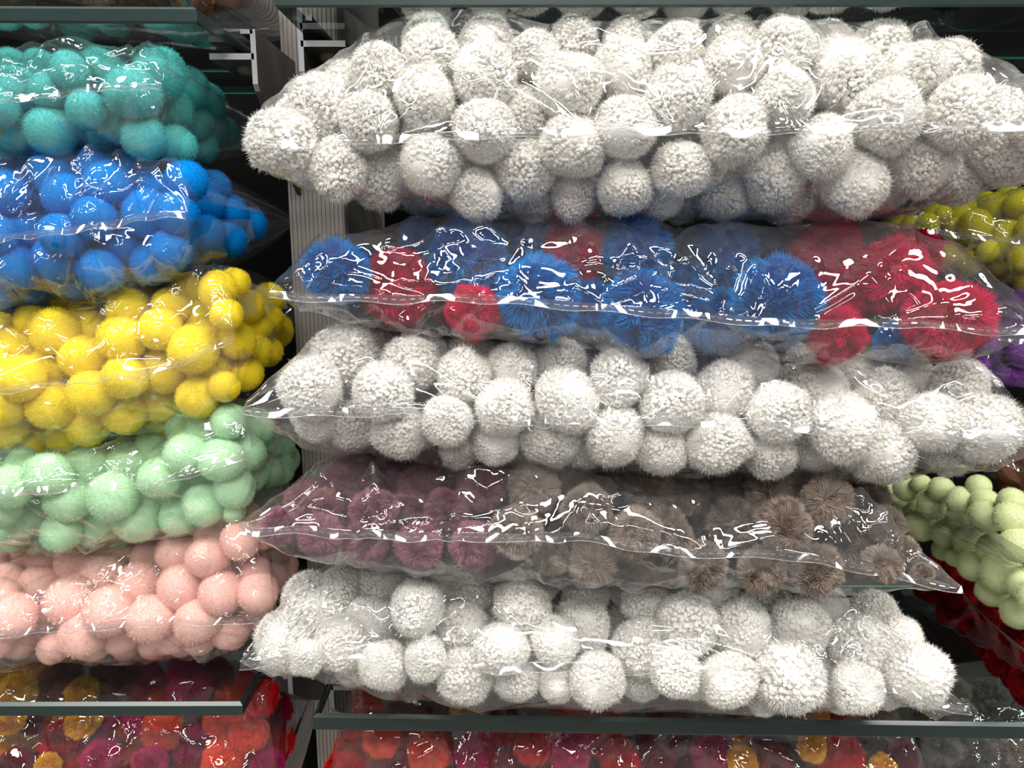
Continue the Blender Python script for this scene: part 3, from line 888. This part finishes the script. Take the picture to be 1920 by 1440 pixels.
# ---- left bay, bags of small felt balls
LG = dict(kind='felt', Yf=(0.715, 0.715), a=0.075, L=0.33, clampx=True, round=0.05, squash=0.03, ns=380)
BAGS.append(dict(LG, name='L1', short='teal bag', color='teal', seed=201, dx=(0, 0.0),
    label='clear bag of small teal pompoms, topmost of the left stack', x=(-330, 303), ox=100,
    seam=[(-330, 215), (0, 190), (120, 172), (200, 165), (303, 158)],
    top=[(-330, 120), (0, 103), (100, 95), (250, 100), (320, 118), (390, 165), (440, 210)],
    bot=[(-330, 310), (0, 292), (150, 287), (230, 278), (290, 280), (440, 300)],
    balls=B('''133,133,35; 190,135,40; 250,175,48; 300,140,48,.6; 33,165,38,.3; 93,170,32,.6; 163,205,33; 213,225,42; 27,243,40; 97,245,42; 20,125,32,.8; 190,262,26,.6; 350,165,38; 385,190,34; 360,228,38; 395,238,34;
    270,258,38,.3; 330,272,34; 378,275,30; 320,205,40,.2; -10,200,38; 75,125,30,.9; 420,250,28; 145,262,28,.8; 0,280,25,.5''')))
BAGS.append(dict(LG, name='L2', short='left blue bag', color='royal', seed=202, dx=(0, 0.012),
    label='clear bag of small royal blue pompoms under the teal bag', x=(-330, 352), ox=120,
    seam=[(-330, 470), (0, 445), (120, 432), (200, 420), (270, 403), (352, 398)],
    top=[(-330, 310), (0, 295), (150, 287), (250, 292), (330, 310), (440, 335), (520, 370)],
    bot=[(-330, 560), (0, 572), (60, 580), (150, 575), (220, 555), (300, 532), (400, 500), (520, 450)],
    balls=B('''100,325,37; 178,315,37; 203,345,40; 123,365,38; 290,355,40; 15,360,40; 177,408,38; 100,405,36,.6; 278,400,45; 117,440,38; 40,430,42; 330,400,38; 232,450,45; 288,440,45; 27,500,40; 110,482,42; 190,507,38;
    145,528,34; 245,505,42; 288,492,40; 385,385,38; 385,440,36; 350,340,36,.2; 60,545,30; 245,320,32,.7; 320,470,36; 0,545,32; 340,440,34,.4; 50,310,30,.8; 190,545,28,.4; 430,400,34; 430,450,30; 400,350,32; 60,380,36,.8; -10,440,35; -15,310,35; 470,420,28''')))
BAGS.append(dict(LG, name='L3', short='yellow bag', color='yellow', seed=203, dx=(0, -0.02),
    label='clear bag of small yellow pompoms under the left blue bag', x=(-330, 440), ox=150,
    seam=[(-330, 745), (0, 728), (120, 715), (200, 705), (300, 690), (380, 660), (440, 628)],
    top=[(-330, 620), (0, 592), (120, 575), (200, 557), (300, 530), (380, 512), (450, 515), (510, 545), (550, 600)],
    bot=[(-330, 860), (0, 853), (100, 845), (200, 822), (330, 800), (380, 780), (440, 740), (550, 670)],
    balls=B('''103,622,40; 30,655,40; 173,617,32,.2; 243,583,38; 230,636,41; 300,617,37; 160,670,42; 90,690,38; 362,655,42; 425,590,28; 365,600,38; 322,573,32,.3; 235,707,38; 307,692,44; 393,690,42; 172,737,42;
    97,760,42; 40,710,40; 300,755,38; 233,775,38; 372,745,36; 53,790,38; 5,760,38; 163,797,38; 305,782,32,.3; 8,800,40; 125,818,33; 60,828,28; 445,640,34; 478,660,30; 410,545,34; 465,575,30; 505,560,28; 520,620,28; 460,700,30;
    155,588,28,.6; 350,545,30,.6; 60,600,28,.6; 420,725,28; 440,530,28,.4; 500,600,28,.3; 500,660,26; 270,660,34,.8; 130,700,34,.9; -15,690,38; -10,620,34; 110,590,28,.9; 480,610,28,.2; 200,590,30,.7; 385,625,30,.5''')))
BAGS.append(dict(LG, name='L4', short='mint bag', color='mint', seed=204, dx=(0, -0.03),
    label='clear bag of small mint green pompoms under the yellow bag', x=(-330, 470), ox=150,
    seam=[(-330, 925), (0, 915), (100, 908), (200, 912), (300, 895), (400, 870), (470, 845)],
    top=[(-330, 860), (0, 858), (100, 840), (200, 818), (330, 795), (420, 758), (480, 745), (530, 780), (565, 850)],
    bot=[(-330, 1030), (0, 1026), (60, 1030), (200, 1022), (300, 1000), (400, 970), (470, 930), (565, 885)],
    balls=B('''20,912,38; 90,890,38; 165,873,42; 242,870,42; 337,928,44; 212,932,42; 128,937,42; 48,965,42; 415,862,38; 385,810,36,.3; 350,850,38; 230,833,34,.6; 290,840,35,.4; 460,850,36; 495,880,34; 440,915,36; 520,840,30;
    45,868,30,.7; 385,945,38; 180,988,38; 115,998,34; 258,972,42; 335,970,33; 25,1003,32; 300,895,36,.3; 75,1010,28,.4; 430,790,32,.4; 480,800,32,.3; 395,900,36,.4; 520,880,30; 0,950,38; 310,965,30,.7; 120,860,30,.8;
    470,890,32,.6; 220,1005,24,.4; 535,860,25; -20,900,35; 340,805,28,.9; 440,960,20''')))
BAGS.append(dict(LG, name='L5', short='pale pink bag', color='peach', seed=205, dx=(0, -0.05), floor=ZL,
    label='clear bag of small pale pink pompoms lying on the left glass shelf', x=(-330, 512), ox=170,
    seam=[(-330, 1195), (0, 1180), (100, 1172), (200, 1166), (330, 1158), (430, 1160), (512, 1152)],
    top=[(-330, 1045), (0, 1033), (100, 1028), (200, 1015), (300, 995), (380, 968), (460, 945), (520, 930), (550, 980), (580, 1060)],
    bot=[(-330, 1250), (0, 1247), (140, 1240), (330, 1233), (440, 1208), (512, 1165), (580, 1080)],
    balls=B('''333,1037,37; 192,1078,42; 262,1097,41; 143,1055,37; 72,1100,40; 390,1046,36; 452,1060,38; 340,1100,40; 132,1125,42; 203,1147,42; 415,1112,38; 483,1110,34; 467,1145,40; 283,1160,40; 77,1162,40; 372,1163,40; 157,1190,40;
    228,1192,33; 25,1155,38; 325,1187,35; 430,1182,33; 35,1200,32; 175,1212,26,.3; 290,1205,28,.2; 220,1032,36,.2; 277,1045,32,.6; 33,1055,32,.4; 85,1050,33,.4; 400,1003,34,.3; 450,1015,34; 505,1040,32; 505,1083,30; 0,1120,35;
    10,1085,30,.6; 260,1130,32,.7; 320,1130,30,.8; 100,1215,26,.4; 375,1200,26,.4; 235,1215,22,.5; 530,1060,26; 350,1010,30,.7; 495,1000,28,.3; 410,1080,32,.7; -20,1060,36; -10,1200,34; 110,1185,28,.8; 340,1210,20,.5; 480,1075,30,.6; 300,1065,30,.8''')))
# ---- mixed bags standing on the racks below
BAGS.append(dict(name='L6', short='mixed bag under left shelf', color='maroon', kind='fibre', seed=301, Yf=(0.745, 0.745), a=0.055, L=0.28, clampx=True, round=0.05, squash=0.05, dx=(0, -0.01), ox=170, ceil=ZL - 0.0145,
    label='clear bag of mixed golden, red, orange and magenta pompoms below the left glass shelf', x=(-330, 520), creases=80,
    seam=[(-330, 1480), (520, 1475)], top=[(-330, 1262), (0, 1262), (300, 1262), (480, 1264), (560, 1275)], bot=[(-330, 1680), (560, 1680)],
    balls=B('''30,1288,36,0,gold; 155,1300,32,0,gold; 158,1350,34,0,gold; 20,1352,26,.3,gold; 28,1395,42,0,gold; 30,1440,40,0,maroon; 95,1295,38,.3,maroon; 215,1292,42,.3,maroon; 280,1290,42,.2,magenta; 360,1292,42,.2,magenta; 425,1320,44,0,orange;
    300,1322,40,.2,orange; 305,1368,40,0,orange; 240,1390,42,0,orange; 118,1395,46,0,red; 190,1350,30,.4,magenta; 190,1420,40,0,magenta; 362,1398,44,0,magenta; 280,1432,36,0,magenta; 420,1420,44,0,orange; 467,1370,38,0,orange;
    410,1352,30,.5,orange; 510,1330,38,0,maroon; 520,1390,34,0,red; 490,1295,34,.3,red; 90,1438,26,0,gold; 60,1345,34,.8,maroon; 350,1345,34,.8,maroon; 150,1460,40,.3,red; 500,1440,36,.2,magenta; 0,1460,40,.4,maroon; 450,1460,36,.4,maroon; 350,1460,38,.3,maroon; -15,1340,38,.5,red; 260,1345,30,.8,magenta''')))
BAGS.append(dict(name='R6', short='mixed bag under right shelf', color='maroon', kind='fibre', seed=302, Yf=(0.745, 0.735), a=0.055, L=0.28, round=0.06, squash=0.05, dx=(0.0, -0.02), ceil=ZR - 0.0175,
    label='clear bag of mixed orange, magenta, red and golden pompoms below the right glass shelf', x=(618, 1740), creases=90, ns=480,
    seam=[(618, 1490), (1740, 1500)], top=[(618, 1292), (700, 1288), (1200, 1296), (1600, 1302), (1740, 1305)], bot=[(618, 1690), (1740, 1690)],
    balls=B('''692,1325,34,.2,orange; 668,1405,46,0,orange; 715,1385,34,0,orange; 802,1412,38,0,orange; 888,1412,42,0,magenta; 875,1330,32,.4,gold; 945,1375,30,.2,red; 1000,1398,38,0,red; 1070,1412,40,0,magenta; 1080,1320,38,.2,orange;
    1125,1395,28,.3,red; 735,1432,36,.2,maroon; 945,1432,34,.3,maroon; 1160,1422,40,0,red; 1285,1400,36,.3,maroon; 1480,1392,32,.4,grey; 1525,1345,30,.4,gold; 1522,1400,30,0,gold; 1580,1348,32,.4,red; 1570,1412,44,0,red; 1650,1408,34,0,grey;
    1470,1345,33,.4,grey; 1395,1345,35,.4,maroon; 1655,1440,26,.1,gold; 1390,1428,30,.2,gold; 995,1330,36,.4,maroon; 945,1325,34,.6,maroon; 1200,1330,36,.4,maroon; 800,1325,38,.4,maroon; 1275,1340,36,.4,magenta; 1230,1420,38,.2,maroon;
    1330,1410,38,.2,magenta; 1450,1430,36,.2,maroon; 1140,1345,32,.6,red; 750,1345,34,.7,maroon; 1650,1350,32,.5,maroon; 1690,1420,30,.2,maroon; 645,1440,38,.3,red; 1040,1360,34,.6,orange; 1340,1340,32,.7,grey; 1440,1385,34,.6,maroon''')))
# ---- next stack to the right, farther back
NG = dict(kind='felt', a=0.06, L=0.16, round=0.04, squash=0.03, ns=260, nt=130, creases=30)
BAGS.append(dict(NG, name='N1', short='olive yellow bag', color='olive', seed=401, Yf=(1.0, 0.86), dx=(0.05, 0),
    label='clear bag of small olive yellow pompoms behind the right ends of the upper bags', x=(1635, 2150), ox=1850,
    seam=[(1635, 419), (1700, 425), (1800, 440), (1920, 450), (2150, 470)], top=[(1635, 417), (1720, 392), (1800, 372), (1920, 345), (2150, 300)], bot=[(1635, 421), (1700, 450), (1740, 490), (1800, 520), (1920, 540), (2150, 580)],
    balls=B('''1710,424,20; 1740,420,19; 1768,401,15; 1790,431,22; 1802,405,21; 1828,422,28; 1870,392,28; 1912,384,26; 1890,448,35; 1738,456,18; 1815,487,28; 1852,470,20,.4; 1875,493,27; 1920,480,26; 1775,478,20; 1940,430,30; 1960,380,30; 1850,380,20,.8; 1930,520,28''')))
BAGS.append(dict(NG, name='N2', short='purple bag', color='purple', seed=402, Yf=(0.98, 0.86), dx=(0.05, 0),
    label='clear bag of small purple pompoms behind the right end of the blue and pink bag', x=(1740, 2150), ox=1900,
    seam=[(1740, 610), (1920, 640), (2150, 660)], top=[(1740, 600), (1800, 560), (1860, 545), (1920, 538), (2150, 530)], bot=[(1740, 620), (1800, 680), (1860, 712), (1920, 730), (2150, 760)],
    balls=B('''1877,563,24; 1915,560,24; 1833,560,18; 1887,603,28; 1873,667,28; 1915,665,25; 1835,683,20; 1912,625,25,.3; 1840,605,24; 1800,600,22; 1810,650,24; 1850,640,24,.3; 1895,700,24; 1950,600,28; 1950,690,28; 1845,705,18; 1790,570,16''')))
BAGS.append(dict(NG, name='N3', short='brown bag at far right', color='rust', seed=403, Yf=(1.0, 0.88), dx=(0.05, 0),
    label='clear bag of rusty brown pompoms at far right, between the purple and pale green bags', x=(1770, 2150), ox=1920,
    seam=[(1770, 830), (1920, 880), (2150, 900)], top=[(1770, 825), (1830, 790), (1920, 770), (2150, 760)], bot=[(1770, 835), (1830, 880), (1920, 935), (2150, 990)],
    balls=B('''1850,850,26; 1890,820,28; 1900,880,26; 1940,860,28; 1860,800,22,.4; 1940,920,26; 1820,830,18''')))
BAGS.append(dict(NG, name='N4', short='pale green bag', color='pale', seed=404, Yf=(1.0, 0.62), dx=(0.05, 0),
    label='clear bag of small pale green pompoms beyond the mauve and brown bag', x=(1615, 2010), ox=1850, ns=320,
    seam=[(1615, 905), (1700, 945), (1800, 1000), (1920, 1060), (2010, 1085)], top=[(1615, 900), (1700, 880), (1800, 890), (1920, 935), (2010, 950)], bot=[(1615, 910), (1680, 985), (1760, 1040), (1840, 1120), (1920, 1185), (2010, 1230)],
    balls=B('''1660,915,17; 1700,915,22; 1727,907,17,.5; 1748,945,26; 1722,960,22; 1727,985,26; 1777,1000,26; 1820,1014,30; 1865,1030,30; 1910,1022,30; 1880,1077,34; 1920,1093,28; 1860,1108,26; 1908,1148,28; 1800,970,24,.3; 1850,968,28; 1895,972,28;
    1800,938,24,.2; 1847,942,25,.2; 1897,942,25,.2; 1765,918,22,.5; 1770,1030,20,.5; 1690,960,20; 1950,1000,30; 1950,1060,30; 1825,1060,26; 1790,1045,16,.4; 1945,1120,30; 1835,912,20,.8; 1675,935,15''')))
BAGS.append(dict(NG, name='N5', short='red bag at far right', color='deepred', seed=405, Yf=(1.0, 0.62), dx=(0.05, 0), floor=ZR, kind='fibre',
    label='clear bag of red pompoms lying on the right glass shelf below the pale green bag', x=(1690, 2000), ox=1880,
    seam=[(1690, 1120), (1800, 1180), (1920, 1250), (2000, 1280)], top=[(1690, 1060), (1760, 1050), (1920, 1130), (2000, 1160)], bot=[(1690, 1140), (1800, 1240), (1920, 1350), (2000, 1390)],
    balls=B('''1745,1100,32; 1800,1110,32,.3; 1790,1155,34; 1835,1190,34; 1865,1140,32,.3; 1880,1240,34; 1910,1190,34; 1930,1280,34; 1900,1310,28,.3; 1850,1240,26,.6; 1950,1230,34; 1920,1340,28; 1770,1060,28,.5''')))
BAGS.append(dict(name='R7', short='grey bag at lower right corner', color='grey', kind='fibre', seed=303, Yf=(0.86, 0.86), a=0.05, L=0.2, round=0.05, squash=0.05, creases=30, ns=200, ceil=ZR - 0.0175,
    label='clear bag of grey brown pompoms in the shade at the lower right corner', x=(1720, 2060), ox=1880,
    seam=[(1720, 1450), (2060, 1460)], top=[(1720, 1300), (2060, 1300)], bot=[(1720, 1600), (2060, 1600)],
    balls=B('''1765,1400,36,.2; 1835,1415,36,.2; 1900,1400,36,.2,brown; 1800,1345,34,.4,brown; 1870,1345,34,.4; 1940,1345,34,.4''')))
# ---- bag on top of the upper left shelf
def rowballs(x0, x1, dx, rows, r, cols, seed):
    q = random.Random(seed); out = []
    for j, (y, lay) in enumerate(rows):
        x = x0 + (j % 2) * dx * 0.5
        while x < x1:
            out.append([x + q.uniform(-8, 8), y + q.uniform(-5, 5), r * q.uniform(0.92, 1.06), lay, q.choice(cols)]); x += dx
    return out
BAGS.append(dict(name='T1', short='brown bag on upper left shelf', color='rust', kind='fibre', seed=501, Yf=(0.74, 0.74), a=0.06, L=0.30, clampx=True, round=0.05, squash=0.05, ns=260, nt=120, creases=30, nocull=True,
    label='bag of rusty brown pompoms lying on the upper left glass shelf at the photo edge', x=(-330, 400), ox=170, floor=ZUL,
    seam=[(-330, -110), (400, -115)], top=[(-330, -300), (480, -300)], bot=[(-330, 20), (0, 18), (400, 18), (480, 20)],
    balls=rowballs(-60, 470, 84, [(-20, 0), (-95, 0), (-170, .3), (-20, 2.0), (-95, 2.0), (-170, 2.0), (-60, 3.6)], 43, ['rust', 'rust', 'brown', 'rust'], 3)))
BAGS.append(dict(name='T2', short='dark bag on upper right shelf', color='black', kind='fibre', seed=502, Yf=(0.75, 0.75), a=0.06, L=0.30, round=0.05, squash=0.05, ns=320, nt=120, creases=30, nocull=True, dx=(0.02, 0),
    label='bag of navy, black and dark brown pompoms on the upper right glass shelf', x=(560, 2150), floor=ZUR,
    seam=[(560, -130), (2150, -130)], top=[(560, -330), (2150, -330)], bot=[(560, -5), (2150, -5)],
    balls=rowballs(610, 1080, 100, [(-50, 0), (-145, 0), (-50, 2.0), (-145, 1.8), (-90, 3.4)], 52, ['navy', 'navy', 'black'], 5)
        + rowballs(1130, 2080, 100, [(-50, 0), (-145, 0), (-50, 2.0), (-145, 1.8), (-90, 3.4)], 52, ['black', 'maroon', 'black', 'brown'], 6)))
gens = [make_bag(sp_) for sp_ in BAGS]
first = [next(g) for g in gens]
# pompoms of the deeper layer are only built where the photograph could show them
zb_ = np.full((720, 960), 9.0); idb = np.full((720, 960), -1, int)
allC = []
for gi, (C_, R_, deep) in enumerate(first):
    for k in range(len(R_)): allC.append((gi, k, C_[k], R_[k]))
for n_, (gi, k, c, rad) in enumerate(allC):
    px, py, dd = proj(*c); px /= 2; py /= 2; rp = rad * F / dd / 2
    x0, x1 = int(max(0, px - rp)), int(min(959, px + rp + 1)); y0, y1 = int(max(0, py - rp)), int(min(719, py + rp + 1))
    if x1 <= x0 or y1 <= y0: continue
    yy, xx = np.mgrid[y0:y1 + 1, x0:x1 + 1]
    q = ((xx - px) ** 2 + (yy - py) ** 2) / (rp * rp)
    z = dd - rad * np.sqrt(np.maximum(0, 1 - q))
    m = (q < 1) & (z < zb_[y0:y1 + 1, x0:x1 + 1])
    zb_[y0:y1 + 1, x0:x1 + 1][m] = z[m]; idb[y0:y1 + 1, x0:x1 + 1][m] = n_
cnt = np.bincount(idb[idb >= 0].ravel(), minlength=len(allC))
n_ = 0
for g, (C_, R_, deep), all_ in zip(gens, first, [q.get('nocull') for q in BAGS]):
    ok = [all_ or (cnt[n_ + k] >= (30 if deep[k] else 6)) for k in range(len(R_))]
    n_ += len(R_)
    g.send(ok)
